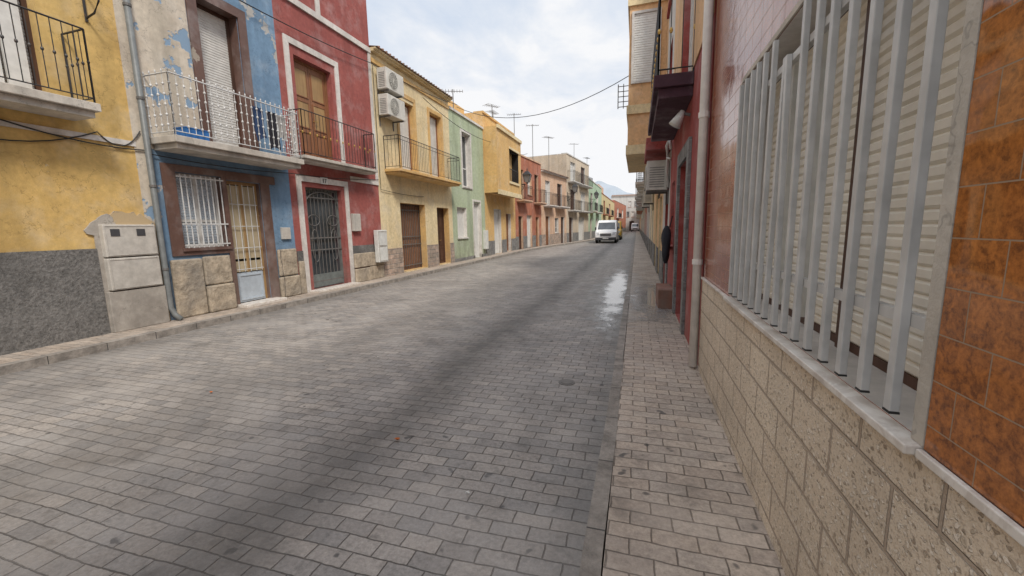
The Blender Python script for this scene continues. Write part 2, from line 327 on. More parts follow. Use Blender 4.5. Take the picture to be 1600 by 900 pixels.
def opening(parent,F,kind,style,a,b,c,d,rev=.15,mat='wood',frame='wood',label=None):
    w=.06; mb=MB(); ringframe(mb,F,a,b,c,d,w,-rev-.05,-rev+.01,0,kind=='window')
    ob=mk(mb,kind,frame,parent,label)
    if style=='shutter':
        m=MB(); slats(m,F,a+w,b-w,c+(w if kind=='window' else 0),d-w,-rev-.03,.05); mk(m,'roller_shutter',mat,ob)
    elif style=='glass':
        m=MB(); m.quad([F.p(a+w,-rev-.03,c),F.p(b-w,-rev-.03,c),F.p(b-w,-rev-.03,d-w),F.p(a+w,-rev-.03,d-w)]); mk(m,'glass_pane','glass',ob)
        m=MB(); mid=(a+b)/2; m.box(F,mid-.03,mid+.03,-rev-.028,-rev,c,d-w); m.box(F,a+w,mid-.03,-rev-.028,-rev-.005,c+(d-c)*.35,c+(d-c)*.35+.05); m.box(F,mid+.03,b-w,-rev-.028,-rev-.005,c+(d-c)*.35,c+(d-c)*.35+.05); mk(m,'mullion',frame,ob)
    elif style in('panel','halfglass'):
        m=MB(); n=2 if b-a>.9 else 1; W=(b-a-2*w)/n; gm=MB()
        for i in range(n):
            x0=a+w+i*W+.004; x1=a+w+(i+1)*W-.004
            m.box(F,x0,x1,-rev-.045,-rev-.02,c,d-w)
            H=d-w-c
            for (u,v) in ((.05,.30),(.34,.62),(.66,.95)):
                ringframe(m,F,x0+.06,x1-.06,c+H*u,c+H*v,.025,-rev-.02,-rev-.004)
                if style=='panel' or u<.1: m.box(F,x0+.12,x1-.12,-rev-.02,-rev-.010,c+H*u+.06,c+H*v-.06)
                else: gm.quad([F.p(x0+.085,-rev-.015,c+H*u+.025),F.p(x1-.085,-rev-.015,c+H*u+.025),F.p(x1-.085,-rev-.015,c+H*v-.025),F.p(x0+.085,-rev-.015,c+H*v-.025)])
        mk(m,'leaf',mat,ob)
        if gm.v: mk(gm,'glass_pane','woodgold',ob)
        m=MB(); hx=(a+b)/2+.05; m.tube([F.p(hx,-rev-.01,c+1.0),F.p(hx,-rev+.04,c+1.0),F.p(hx+.1,-rev+.04,c+1.0)],.01,6); mk(m,'handle','brass',ob)
    elif style=='grille':
        m=MB(); m.quad([F.p(a+w,-rev-.03,c),F.p(b-w,-rev-.03,c),F.p(b-w,-rev-.03,d-w),F.p(a+w,-rev-.03,d-w)]); mk(m,'glass_pane',mat,ob)
        m=MB(); n=max(4,int((b-a)/.12))
        for i in range(1,n):
            x=a+(b-a)*i/n; m.box(F,x-.008,x+.008,-rev+.015,-rev+.031,c+.02,d-.02)
        for q in (.06,.38,.5,.9): m.box(F,a+.02,b-.02,-rev+.01,-rev+.036,c+(d-c)*q,c+(d-c)*q+.03)
        mk(m,'grille','greyiron',ob)
    return ob
def house(name,label,F,s0,s1,top,wall,ops=(),trim=None,depth=8,roof='parapet',roofm='white',plinth=None,plz=.9,z0=0.0):
    e=empty(name,F.p((s0+s1)/2,-1,0),label,'house')
    mk(wallmesh(F,s0,s1,z0,top,[o[2:6] for o in ops],depth=depth),'wall',[wall,trim or wall],e)
    for o in ops:
        kw=o[6] if len(o)>6 else {}
        opening(e,F,o[0],o[1],o[2],o[3],o[4],o[5],**kw)
        if o[0]=='window' and trim:
            m=MB(); m.box(F,o[2]-.06,o[3]+.06,.002,.06,o[4]-.06,o[4]-.002); mk(m,'sill',trim,e)
    m=MB()
    if roof=='parapet':
        m.box(F,s0+.002,s1-.002,-.5,.06,top,top+.10); m.box(F,s0+.002,s1-.002,-depth,-.5,top,top+.05)
    elif roof=='eave':
        m.box(F,s0+.002,s1-.002,-.3,.14,top,top+.05); m.box(F,s0+.002,s1-.002,-.3,.22,top+.05,top+.10,1)
        n=int((s1-s0)/.2)
        for i in range(n):
            x=s0+.11+i*(s1-s0-.1)/n; m.tube([F.p(x,.29,top+.11),F.p(x,-2.2,top+.56)],.035,6,2)
        m.quad([F.p(s0,.28,top+.105),F.p(s1,.28,top+.105),F.p(s1,-3,top+.70),F.p(s0,-3,top+.70)],2)
        m.quad([F.p(s0,-3,top+.70),F.p(s1,-3,top+.70),F.p(s1,-depth,top),F.p(s0,-depth,top)],2)
    mk(m,'roof',[roofm,roofm,'tilered'] if roof=='eave' else roofm,e)
    if plinth:
        m=MB(); x=s0+.003
        for o in sorted([o for o in ops if o[0]=='door' and o[4]<1],key=lambda o:o[2]):
            if o[2]-.05>x: m.box(F,x,o[2]-.03,.002,.03,0,plz)
            x=o[3]+.03
        if x<s1: m.box(F,x,s1-.003,.002,.03,0,plz)
        mk(m,'plinth',plinth,e,split=True)
    return e
def balcony(parent,F,s0,s1,zb,zt,p,slab='slab',rail='iron',h=1.0,style='plain'):
    m=MB(); m.box(F,s0,s1,.003,p,zb+(zt-zb)*.45,zt); m.box(F,s0+.05,s1-.05,.003,p-.06,zb,zb+(zt-zb)*.45-.001)
    b=mk(m,'balcony',slab,parent,bevel=.008)
    m=MB(); top=zt+h
    path=[(s0+.04,.01),(s0+.04,p-.05),(s1-.04,p-.05),(s1-.04,.01)]
    for i in range(3):
        (a0,e0),(a1,e1)=path[i],path[i+1]; L=abs(a1-a0)+abs(e1-e0); n=max(2,int(L/(.115)))
        for z in (zt+.07,top-.02) + ((top-.14,) if style=='plain' else ()):
            m.tube([F.p(a0,e0,z),F.p(a1,e1,z)],.013 if z>top-.05 else .009,5)
        for j in range(n+1):
            x=a0+(a1-a0)*j/n; y=e0+(e1-e0)*j/n
            m.tube([F.p(x,y,zt+(0 if j in(0,n) else .07)),F.p(x,y,top-.02)],.006 if j not in (0,n) else .013,5)
            if style=='ornate' :
                for q in (.18,.34,.5,.66,.82): m.ball(F.p(x,y,zt+h*q),.021,0,1,1.2)
                m.ball(F.p(x,y,top+.02),.014,0,1,2)
            elif style=='collar' and j%2==0: m.ball(F.p(x,y,zt+h*.5),.022,1,1,1.8)
            elif style=='bulge': m.ball(F.p(x,y,zt+h*.55),.018,0,1,1.5)
    mk(m,'railing',[rail,'brass'],b,smooth=False)
    return b
def ac_unit(F,s0,z0,w=.8,hh=.55,dp=.32,label='white split air conditioner outdoor unit on wall bracket',group=None,d0=.08):
    e=empty('air_conditioner',F.p(s0+w/2,d0+dp/2,z0),label,'air conditioner',group)
    m=MB(); m.box(F,s0,s0+w,d0,d0+dp,z0,z0+hh); mk(m,'casing','acbeige',e,bevel=.015)
    m=MB(); c=(s0+w*.38,z0+hh/2); R=hh*.40
    N=20
    for rr in (R,R*.78,R*.56,R*.34):
        m.tube([F.p(c[0]+rr*math.cos(2*math.pi*i/N),d0+dp+.012,c[1]+rr*math.sin(2*math.pi*i/N)) for i in range(N+1)],.006,4,cap=False)
    for i in range(8):
        a=math.pi*i/8; m.tube([F.p(c[0]-R*math.cos(a),d0+dp+.013,c[1]-R*math.sin(a)),F.p(c[0]+R*math.cos(a),d0+dp+.013,c[1]+R*math.sin(a))],.005,4)
    mk(m,'fan_guard','acbeige',e)
    m=MB(); vs=[F.p(c[0]+R*math.cos(2*math.pi*i/N),d0+dp+.004,c[1]+R*math.sin(2*math.pi*i/N)) for i in range(N)]; m.quad(vs); mk(m,'fan_opening','fan',e)
    for x in (s0+.1,s0+w-.14):
        m=MB(); m.box(F,x,x+.04,.002,d0+dp,z0-.04,z0-.002); m.box(F,x,x+.04,.002,.03,z0-.3,z0-.04); mk(m,'bracket','greyiron',e)
    m=MB()
    for i in range(9): m.box(F,s0-.006,s0-.001,d0+.06,d0+dp-.06,z0+.06+i*.05,z0+.08+i*.05)
    mk(m,'side_louvre','fan',e)
    return e
def cable(pts,sag=0,r=.008,n=10,label='thin black overhead cable',name='overhead_cable'):
    P=[]
    for a,b in zip(pts,pts[1:]):
        a,b=Vector(a),Vector(b)
        for i in range(n):
            t=i/n; q=a.lerp(b,t); q.z-=sag*4*t*(1-t); P.append(q)
    P.append(Vector(pts[-1])); m=MB(); m.tube(P,r,5); return mk(m,name,'cable',None,label,'cable')
def antenna(x,y,z,h,ang=0):
    e=empty('tv_antenna',(x,y,z),'thin metal television antenna on a rooftop','antenna','rooftop television antennas')
    m=MB(); m.tube([(x,y,z),(x,y,z+h)],.024,6); mk(m,'mast','greyiron',e)
    m=MB(); c,s=math.cos(ang),math.sin(ang); L=1.0; zt=z+h-.1
    m.tube([(x-c*L*.5,y-s*L*.5,zt),(x+c*L*.5,y+s*L*.5,zt)],.016,5)
    for i in range(8):
        q=-L*.5+L*i/7; w=.34-.018*i
        m.tube([(x+c*q-s*w,y+s*q+c*w,zt+.01),(x+c*q+s*w,y+s*q-c*w,zt+.01)],.010,4)
    mk(m,'receiver_bars','greyiron',e)
    return e

# ------------------------------------------------------------------ ground
def struct(mb,name,mat): return mk(mb,name,mat,kind='structure',loc=(0,0,0))
m=MB(); m.quad([(-900,-300,-.03),(900,-300,-.03),(900,1500,-.03),(-900,1500,-.03)]); struct(m,'ground','earth')
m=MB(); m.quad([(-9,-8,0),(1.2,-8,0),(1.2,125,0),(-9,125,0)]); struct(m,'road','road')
lp=[(-7.88,-8),(-7.88,27),(-7.4,32.8),(-6.4,39.2),(-5.3,48),(-5.0,62),(-4.6,90),(-2.9,118)]
def strip(off0,off1,z0,z1,side=1,x=None,wob=0):
    m=MB()
    P=lp if x is None else [(x,-8),(x,120)]
    if wob:
        random.seed(5); P=[(x+random.uniform(-wob,wob),-2+.62*i) for i in range(30)]+[(x,120)]
    for (x0,y0),(x1,y1) in zip(P,P[1:]):
        m.quad([(x0+off0,y0,z1),(x0+off1,y0,z1),(x1+off1,y1,z1),(x1+off0,y1,z1)])
        m.quad([(x0+off1,y0,z0),(x0+off1,y0,z1),(x1+off1,y1,z1),(x1+off1,y1,z0)])
        m.quad([(x0+off0,y0,z0),(x0+off0,y0,z1),(x1+off0,y1,z1),(x1+off0,y1,z0)])
    return m
struct(strip(-.4,.60,-.02,.10),'left_pavement','pave'); struct(strip(.603,.74,-.02,.108),'left_kerb','kerb')
struct(strip(0,.98,-.02,.12,x=-.108),'right_pavement','pave'); struct(strip(0,.09,-.02,.1225,x=-.201,wob=.006),'right_kerb','kerb')
def puddle(x0,x1,y0,y1,z,label):
    m=MB(); m.quad([(x0,y0,z),(x1,y0,z),(x1,y1,z),(x0,y1,z)]); mk(m,'puddle','water',None,label,'puddle',group='puddles by the kerb')
puddle(-.86,-.208,6.2,15.8,.006,'long shallow puddle of water in the gutter beside kerb')
puddle(-.195,.64,6.4,11.0,.1285,'shallow puddle of water on the brick pavement')
def hill(x0,x1,y,hh,seed,name):
    m=MB(); n=40; top=[]
    for i in range(n+1):
        t=i/n; h=hh*(math.sin(math.pi*t)**.8)*(.8+.15*math.sin(5*t+seed)+.06*math.sin(17*t)+.02*math.sin(43*t)); top.append((x0+(x1-x0)*t,h))
    for (a,h1),(b,h2) in zip(top,top[1:]): m.quad([(a,y,-1),(b,y,-1),(b,y+120,h2),(a,y+120,h1)]); m.quad([(a,y+120,h1),(b,y+120,h2),(b,y+300,-1),(a,y+300,-1)])
    struct(m,name,'hill')
hill(-210,60,800,97,5,'hill'); hill(-420,-60,1000,80,4,'far_hill')
def scrap(x,y,mat,label,cat,sz=.03):
    random.seed(int(x*100+y*10)); m=MB(); n=7; vs=[(x+sz*random.uniform(.6,1.2)*math.cos(i*6.28/n),y+sz*.7*random.uniform(.6,1.2)*math.sin(i*6.28/n),.012+random.uniform(0,.012)) for i in range(n)]
    c=(x,y,.008); m.add(vs+[c],[(i,(i+1)%n,n) for i in range(n)]); mk(m,cat,mat,None,label,cat)
scrap(-1.72,2.55,'leaf','small dry orange leaf lying on the paving','leaf')
scrap(-.95,2.1,'paper','tiny white paper scrap on the paving','paper_scrap',.015)
scrap(-3.1,4.3,'paper','tiny white paper scrap on the paving','paper_scrap',.018)
scrap(-4.1,2.9,'leaf','small dry brown leaf lying on the paving','leaf',.02)
m=MB(); m.tube([(-.66,4.05,.001),(-.66,4.05,.005)],.085,20); m.tube([(-.66,4.05,.005),(-.66,4.05,.008)],.06,16); mk(m,'valve_cover','covers',None,'small round iron valve cover set in the paving','valve cover')

# ------------------------------------------------------------------ LEFT HOUSE A (yellow)
A=house('yellow_house','yellow plastered house with rough grey plinth and iron balcony',LF,-4,5.05,8.2,'yellow',[
  ('door','shutter',2.75,3.95,3.48,5.7,{'mat':'shut','frame':'wooddark','rev':.18}),
  ('door','panel',.2,1.2,.1,2.4,{'mat':'wood','frame':'wood'})],'yellow_hi',plinth=None)
m=MB(); m.box(LF,-4,.15,.002,.035,0,1.42); m.box(LF,1.25,4.16,.002,.035,0,1.42); mk(m,'plinth','roughgrey',A,split=True)
m=MB(); m.box(LF,-4,4.9,.002,.02,3.04,3.12); mk(m,'string_course','white',A)
m=MB(); m.box(LF,4.88,5.048,.002,.010,1.8,8.19); mk(m,'peeling_corner_strip','cream',A)
m=MB()
for i in range(4): m.box(LF,2.82+i*.26,2.82+i*.26+.22,-.14,-.10,3.5,5.6)
mk(m,'folding_shutter','shut',A,split=True)
balcony(A,LF,1.9,4.22,3.27,3.47,.52,'slab','iron',1.0,'bulge')
m=MB()
m.tube([LF.p(4.5,.01,5.35),LF.p(4.5,.01,4.75)],.018,6); m.tube([LF.p(4.5,.01,4.8),LF.p(4.5,.2,4.84),LF.p(4.5,.33,4.98),LF.p(4.5,.36,5.2)],.014,6); m.tube([LF.p(4.5,.01,5.2),LF.p(4.5,.6,5.25)],.016,6)
mk(m,'lamp_bracket','iron',None,'black wrought iron wall bracket on the yellow house','bracket')
e=empty('meter_cabinet',LF.p(4.62,.1,.1),'two stacked dirty white utility meter cabinets on concrete pedestal','utility cabinet')
m=MB(); m.box(LF,4.18,4.98,.003,.10,.10,.74); mk(m,'pedestal','conc',e,bevel=.01)
m=MB(); m.box(LF,4.22,4.94,.003,.12,.76,1.26); mk(m,'lower_cabinet','box',e,bevel=.012)
m=MB(); m.box(LF,4.22,4.94,.003,.12,1.28,1.78); mk(m,'upper_cabinet','box',e,bevel=.012)
m=MB(); m.box(LF,4.31,4.43,.121,.126,1.60,1.71); m.box(LF,4.66,4.78,.121,.126,1.60,1.71); mk(m,'meter_window','cardark',e,split=True)
for z0,z1 in ((.78,1.24),(1.30,1.76)):
    m=MB(); ringframe(m,LF,4.24,4.92,z0,z1,.010,.1205,.126); mk(m,'door_rim','box',e)
m=MB(); vs=[]
random.seed(3)
for i in range(36):
    a=math.pi*i/35; vs.append(LF.p(4.58-.60*math.cos(a)*(1+random.uniform(-.07,.05)) if i>4 else 4.16,.030+.0,1.42+.56*math.sin(a)*(1+random.uniform(-.08,.06))))
vs=[(v[0],min(v[1],5.0),v[2]) for v in vs]
vs+= [LF.p(5.0,.030,.1),LF.p(4.163,.030,.1)]
n=len(vs); m.add(vs+[(XL+.003,v[1],v[2]) for v in vs],[tuple(range(n))]+[(i,(i+1)%n,n+(i+1)%n,n+i) for i in range(n)]); mk(m,'cement_patch','conc',A)
e=empty('downpipe',LF.p(5.02,.08,.1),'grey rain downpipe running down between yellow and blue houses','downpipe')
m=MB(); m.tube([LF.p(5.03,.075,8.0),LF.p(5.03,.075,.35),LF.p(5.06,.12,.2),LF.p(5.10,.2,.12)],.045,10); mk(m,'pipe','pipe',e,smooth=True)
m=MB()
for z in (1.0,2.4,3.8,5.2): m.tube([LF.p(5.03,.075,z),LF.p(5.03,.075,z+.04)],.055,10)
mk(m,'clamp','greyiron',e,split=True)

# ------------------------------------------------------------------ HOUSE B (blue/cream)
B=house('blue_house','blue house with peeling cream paint and ornate white balcony',LF,5.05,8.0,8.0,'blue',[
  ('door','shutter',6.22,7.05,3.25,5.95,{'mat':'shut','frame':'wooddark','rev':.22}),
  ('window','glass',5.45,6.28,1.36,2.70,{'frame':'shut','rev':.12}),
  ('door','glass',6.40,7.16,.14,2.66,{'frame':'woodgold','rev':.10})],'pinkgrey')
m=MB(); m.box(LF,5.052,6.02,.002,.008,3.05,7.99); mk(m,'peeling_cream_paint','cream',B)
m=MB(); ringframe(m,LF,6.03,7.24,3.24,6.12,.18,.002,.035,0,False); mk(m,'door_surround','pinkgrey',B)
m=MB(); m.box(LF,5.22,5.44,.002,.03,1.22,2.84); m.box(LF,5.44,6.39,.002,.03,2.71,2.84); m.box(LF,6.29,6.39,.002,.03,.1,2.71); m.box(LF,6.39,7.56,.002,.03,2.67,2.84); m.box(LF,7.17,7.40,.002,.03,.1,2.67); m.box(LF,5.44,6.29,.002,.03,1.22,1.355)
mk(m,'marble_surround','pinkgrey',B,bevel=.004)
m=MB(); m.box(LF,5.15,5.70,.002,.07,.1,1.16); m.box(LF,5.72,6.27,.002,.10,.1,.62); m.box(LF,5.72,6.27,.002,.06,.63,1.18); m.box(LF,7.41,7.98,.002,.09,.1,.58); m.box(LF,7.43,7.97,.002,.06,.60,1.22); mk(m,'stone_base','stoneblk',B,bevel=.03,split=True)
m=MB()
for i in range(9):
    x=5.50+i*.0925; m.tube([LF.p(x,.05,1.34),LF.p(x,.05,2.68)],.011,6)
for z in (1.40,2.62,1.78): m.box(LF,5.44,6.30,.04,.065,z,z+.025)
mk(m,'window_grille','whiteiron',B)
m=MB(); slats(m,LF,5.52,6.21,1.43,2.64,-.145,.05); mk(m,'window_blind','alum',B)
m=MB(); m.box(LF,6.47,7.09,-.10,-.075,.16,.78); ringframe(m,LF,6.50,7.06,.2,.74,.03,-.0745,-.06); mk(m,'door_kick_panel','alum',B)
m=MB(); m.box(LF,6.47,7.09,-.115,-.105,.80,2.58); mk(m,'curtain','curt',B)
m=MB()
for i in range(5):
    x=6.52+i*.135; m.tube([LF.p(x,-.05,.8),LF.p(x,-.05,2.6)],.008,5)
for z in (.85,1.3,1.75,2.2): m.tube([LF.p(6.46,-.05,z),LF.p(7.1,-.05,z)],.008,5)
mk(m,'door_grille','whiteiron',B)
m=MB(); m.box(LF,6.3,7.3,-.05,.32,.06,.15); mk(m,'doorstep','marble',B,bevel=.01)
m=MB(); m.box(LF,7.6,7.85,.002,.05,1.45,1.72); mk(m,'letter_box','box',B,bevel=.005)
balcony(B,LF,5.12,7.86,3.03,3.23,.62,'slab','whiteiron',1.0,'ornate')
e=empty('blue_crate',LF.p(5.6,.3,3.24),'blue plastic crate standing on the white balcony','crate')
m=MB()
m.box(LF,5.40,5.80,.20,.215,3.24,3.42); m.box(LF,5.40,5.80,.465,.48,3.24,3.42); m.box(LF,5.40,5.415,.215,.465,3.24,3.42); m.box(LF,5.785,5.80,.215,.465,3.24,3.42); m.box(LF,5.415,5.785,.215,.465,3.24,3.25); mk(m,'crate_body','bluepl',e)
m=MB(); m.tube([LF.p(5.4,.2,3.42),LF.p(5.8,.2,3.42),LF.p(5.8,.48,3.42),LF.p(5.4,.48,3.42),LF.p(5.4,.2,3.42)],.012,5); mk(m,'rim','bluepl',e)
def cloth(F,s0,w,z,h,d,mat,label,seed):
    m=MB(); nx,nz=10,10; vs=[]
    for i in range(nx+1):
        for j in range(nz+1):
            t=i/nx; q=j/nz
            vs.append(F.p(s0+w*t+.03*math.sin(7*q+seed)*q,d+.03*math.sin(t*14+seed)*(.3+q),z-h*q*(1+.08*math.sin(t*5+seed))))
    fs=[(i*(nz+1)+j,(i+1)*(nz+1)+j,(i+1)*(nz+1)+j+1,i*(nz+1)+j+1) for i in range(nx) for j in range(nz)]
    m.add(vs,fs); mk(m,'laundry',mat,None,label,'laundry',smooth=True,group='washing hung on the white balcony')
cloth(LF,6.75,.25,4.12,.62,.48,'cloth2','navy cloth hung to dry on balcony',1)
cloth(LF,7.05,.28,4.10,.75,.5,'cloth1','black garment hung to dry on balcony',2)
cloth(LF,7.38,.22,4.10,.5,.46,'cloth3','grey cloth hung to dry on balcony',3)

# ------------------------------------------------------------------ HOUSE C (red)
C=house('red_house','dark red three storey house with white door surrounds',LF,8.0,11.55,10.2,'red',[
  ('door','halfglass',8.48,9.74,3.42,5.78,{'mat':'wood','frame':'wood','rev':.16}),
  ('door','grille',8.48,9.78,.14,2.72,{'mat':'glass','frame':'metaldoor','rev':.14}),
  ('door','panel',8.6,9.7,7.5,9.4,{'mat':'wood','frame':'wood'})],'red')
m=MB(); ringframe(m,LF,8.20,10.02,3.42,6.12,.14,.002,.035,0,False); mk(m,'door_surround','white',C)
m=MB(); ringframe(m,LF,8.20,10.05,.1,2.98,.14,.002,.035,0,False); mk(m,'door_surround','white',C)
m=MB(); m.box(LF,8.01,11.54,.002,.05,6.92,7.06); m.box(LF,10.2,11.54,.002,.03,3.02,3.16); m.box(LF,9.35,9.5,.002,.03,7.062,8.5); m.box(LF,11.42,11.54,.002,.028,3.162,6.918); mk(m,'white_band','white',C,split=True)
m=MB(); m.box(LF,10.07,10.75,.002,.08,.1,.50); m.box(LF,10.77,11.5,.002,.06,.1,.52); m.box(LF,10.07,11.5,.002,.07,.53,.95); m.box(LF,8.02,8.19,.002,.06,.1,.9); mk(m,'stone_base','stoneblk',C,bevel=.02,split=True)
m=MB(); m.box(LF,10.07,11.52,.002,.03,.953,1.18); m.box(LF,8.02,8.19,.002,.03,.903,1.15); mk(m,'grey_plinth_band','roughgrey',C,split=True)
m=MB(); m.box(LF,10.1,10.42,.002,.10,1.60,2.10); mk(m,'letter_box','box',C,bevel=.01)
m=MB()
for s in (8.78,9.48):
    m.tube([LF.p(s+.13*math.cos(2*math.pi*q/16),-.10,1.25+.42*math.sin(2*math.pi*q/16)) for q in range(17)],.010,5,cap=False)
    m.tube([LF.p(s+.20*math.cos(2*math.pi*q/16),-.10,1.9+.14*math.sin(2*math.pi*q/16)) for q in range(17)],.010,5,cap=False)
m.tube([LF.p(9.13+.6*math.cos(math.pi*q/14),-.10,2.25+.38*math.sin(math.pi*q/14)) for q in range(15)],.014,5)
mk(m,'grille_ornament','greyiron',C)
m=MB(); m.box(LF,8.54,9.72,-.13,-.105,.16,.5); mk(m,'door_kick_panel','metaldoor',C)
m=MB(); m.box(LF,8.3,9.95,-.05,.3,.06,.14); mk(m,'doorstep','marble',C,bevel=.01)
tx=bpy.data.curves.new('house_number','FONT'); tx.body='17'; tx.size=.16; tx.extrude=.004; tx.align_x='CENTER'
to=bpy.data.objects.new('tmp',tx); bpy.context.collection.objects.link(to); bpy.context.view_layer.update()
me=bpy.data.meshes.new_from_object(to.evaluated_get(bpy.context.evaluated_depsgraph_get())); bpy.data.objects.remove(to)
me.materials.clear(); me.materials.append(M['cap'])
m=MB(); m.box(LF,8.98,9.24,.036,.046,2.83,3.0); plate=mk(m,'house_number_plate','whitep',C,'small white plate reading 17')
no=bpy.data.objects.new('house_number',me); bpy.context.collection.objects.link(no); no.parent=plate
no.location=Vector(LF.p(9.11,.052,2.86))-WLOC[plate]; no.rotation_euler=(math.pi/2,0,math.pi/2)
balcony(C,LF,8.12,10.98,3.27,3.40,.42,'slab','iron',1.05,'collar')
e=empty('meter_box',LF.p(11.2,.1,.7),'white plastic utility meter box fixed to stone base','utility cabinet')
m=MB(); m.box(LF,11.0,11.50,.09,.24,.62,1.62); mk(m,'cabinet','whitep',e,bevel=.015)
for z0,z1 in ((.66,1.12),(1.14,1.58)):
    m=MB(); ringframe(m,LF,11.03,11.47,z0,z1,.012,.241,.25); mk(m,'cabinet_door','box',e)

# ------------------------------------------------------------------ HOUSE D
D=house('cream_house','cream yellow house with tiled eave and long balcony',LF,11.55,17.0,7.0,'palecream',[
  ('door','shutter',13.0,14.0,3.62,6.05,{'mat':'shut','frame':'wood','rev':.18}),
  ('door','shutter',15.2,16.2,3.62,6.15,{'mat':'shut','frame':'wood','rev':.18}),
  ('door','grille',12.75,14.5,.14,2.55,{'mat':'wood','frame':'wooddark','rev':.25}),
  ('door','panel',15.5,16.6,.14,2.5,{'mat':'wooddark','frame':'wooddark','rev':.25})],'ochre',roof='eave',roofm='palecream',plinth='pinkstone',plz=1.0)
for a,b in ((13.0,14.0),(15.2,16.2)):
    m=MB(); ringframe(m,LF,a-.14,b+.14,3.6,6.3,.135,.002,.03,0,False); mk(m,'ochre_surround','ochre',D)
m=MB(); m.box(LF,11.56,16.99,.002,.05,6.70,6.82); mk(m,'cornice_band','ochre',D)
balcony(D,LF,11.95,16.75,3.42,3.58,.6,'ochre','iron',1.05,'plain')
ac_unit(LF,11.72,5.95,1.0,.62,.34,'upper white air conditioner unit on cream house wall','air conditioner units on the cream house')
ac_unit(LF,11.72,5.18,1.0,.62,.34,'lower white air conditioner unit on cream house wall','air conditioner units on the cream house')
E=house('green_house','pale green two storey house with tall window',LF,17.0,21.15,6.75,'green',[
  ('window','glass',18.3,19.3,3.6,6.05,{'frame':'shut','rev':.2}),
  ('door','shutter',19.5,20.4,.12,2.9,{'mat':'shut','frame':'shut','rev':.12}),
  ('window','shutter',17.5,18.6,1.2,2.6,{'mat':'shut','frame':'shut'})],'white',roof='parapet',roofm='white',plinth='greystone',plz=.25)
m=MB(); ringframe(m,LF,18.16,19.44,3.5,6.2,.12,.002,.03); mk(m,'white_surround','white',E)
m=MB(); ringframe(m,LF,19.38,20.52,.1,3.05,.1,.002,.03,0,False); mk(m,'white_surround','white',E)
e=empty('meter_box',LF.p(20.9,.1,.7),'white utility meter box on green house corner','utility cabinet')
m=MB(); m.box(LF,20.72,21.1,.003,.18,.5,1.5); mk(m,'cabinet','whitep',e,bevel=.01)
Fh=house('ochre_house','ochre house with projecting enclosed upper floor',LF,21.15,27.0,7.6,'ochre',[
  ('door','shutter',22.6,23.9,.12,2.7,{'mat':'shut','frame':'shut','rev':.2}),
  ('door','panel',24.9,25.9,.12,2.5,{'mat':'wood','frame':'wood','rev':.2})],'white',roofm='ochre',plinth='greystone',plz=.9)
FF=Fr((XL+.75,0),(0,1),(1,0))
mk(wallmesh(FF,21.2,25.9,3.5,6.9,[(23.4,25.3,4.3,6.1)],depth=.748),'projecting_upper_floor',['ochre','black'],Fh)
m=MB(); m.box(FF,21.2,25.9,.002,.05,3.42,3.68); m.box(FF,21.2,25.9,.002,.09,6.8,6.98); m.box(FF,23.3,25.4,.002,.06,6.1,6.22); m.box(FF,23.3,25.4,.002,.06,4.16,4.295); mk(m,'pale_moulding','palecream',Fh,split=True)
m=MB()
for i in range(14): x=23.45+i*.14; m.tube([FF.p(x,.0,4.3),FF.p(x,.0,5.0)],.01,5)
m.tube([FF.p(23.4,0,5.0),FF.p(25.3,0,5.0)],.02,5); mk(m,'railing','iron',Fh)
m=MB(); m.box(LF,21.3,24.0,-6,-2.2,7.7,8.7); mk(m,'roof_terrace_room','ochre',Fh)
m=MB(); m.box(LF,18.5,21.0,-6,-1.6,6.9,7.9); mk(m,'rooftop_room','red',E)

def far(nm,lab,i,top,wall,trim,ops,pl='greystone',roof='parapet',balc=None):
    Fx,L=seg(lp[i],lp[i+1]); h=house(nm,lab,Fx,0,L,top,wall,[(o[0],o[1],L*o[2],L*o[3],o[4],o[5],*(o[6:])) for o in ops],trim,roof=roof,plinth=pl,plz=1.0,roofm=trim)
    for b in balc or (): balcony(h,Fx,L*b[0],L*b[1],b[2]-.15,b[2],.6,trim,'iron',1.0,'plain')
    return h,Fx,L
S={'mat':'shut','frame':'white'}; W={'mat':'wood','frame':'wood'}; Dk={'mat':'wooddark','frame':'wooddark'}
G,GF,GL=far('terracotta_house','terracotta red house with grey stone base',1,6.5,'brick','peach',[
 ('door','panel',.1,.25,.1,2.4,Dk),('door','shutter',.4,.6,.1,2.5,S),('door','panel',.75,.9,.1,2.4,W),
 ('door','panel',.12,.3,3.5,5.6,Dk),('window','shutter',.45,.6,4.0,5.4,S),('door','panel',.72,.88,3.5,5.6,Dk)],balc=[(.05,.36,3.48),(.68,.95,3.48)])
H,HF,HL=far('peach_house','peach plastered house with small iron balcony',2,6.0,'peach','white',[
 ('door','panel',.15,.3,.1,2.5,W),('window','glass',.5,.65,1.1,2.4,{'frame':'white'}),('door','panel',.75,.9,.1,2.5,Dk),
 ('door','shutter',.15,.32,3.4,5.4,S),('door','panel',.6,.8,3.4,5.4,Dk)],'pinkstone',roof='eave',balc=[(.5,.9,3.38),(.08,.4,3.38)])
I,IF,IL=far('beige_house','tall beige three storey house with balconies',3,8.3,'beige','greyw',[
 ('door','panel',.1,.25,.1,2.5,Dk),('door','shutter',.5,.75,.1,2.6,S),
 ('door','panel',.15,.35,3.2,5.2,Dk),('door','shutter',.6,.8,3.2,5.2,S),('door','shutter',.15,.35,5.9,7.8,S),('door','panel',.6,.8,5.9,7.8,Dk)],balc=[(.5,.95,3.18),(.5,.95,5.88),(.05,.42,3.18),(.05,.42,5.88)])
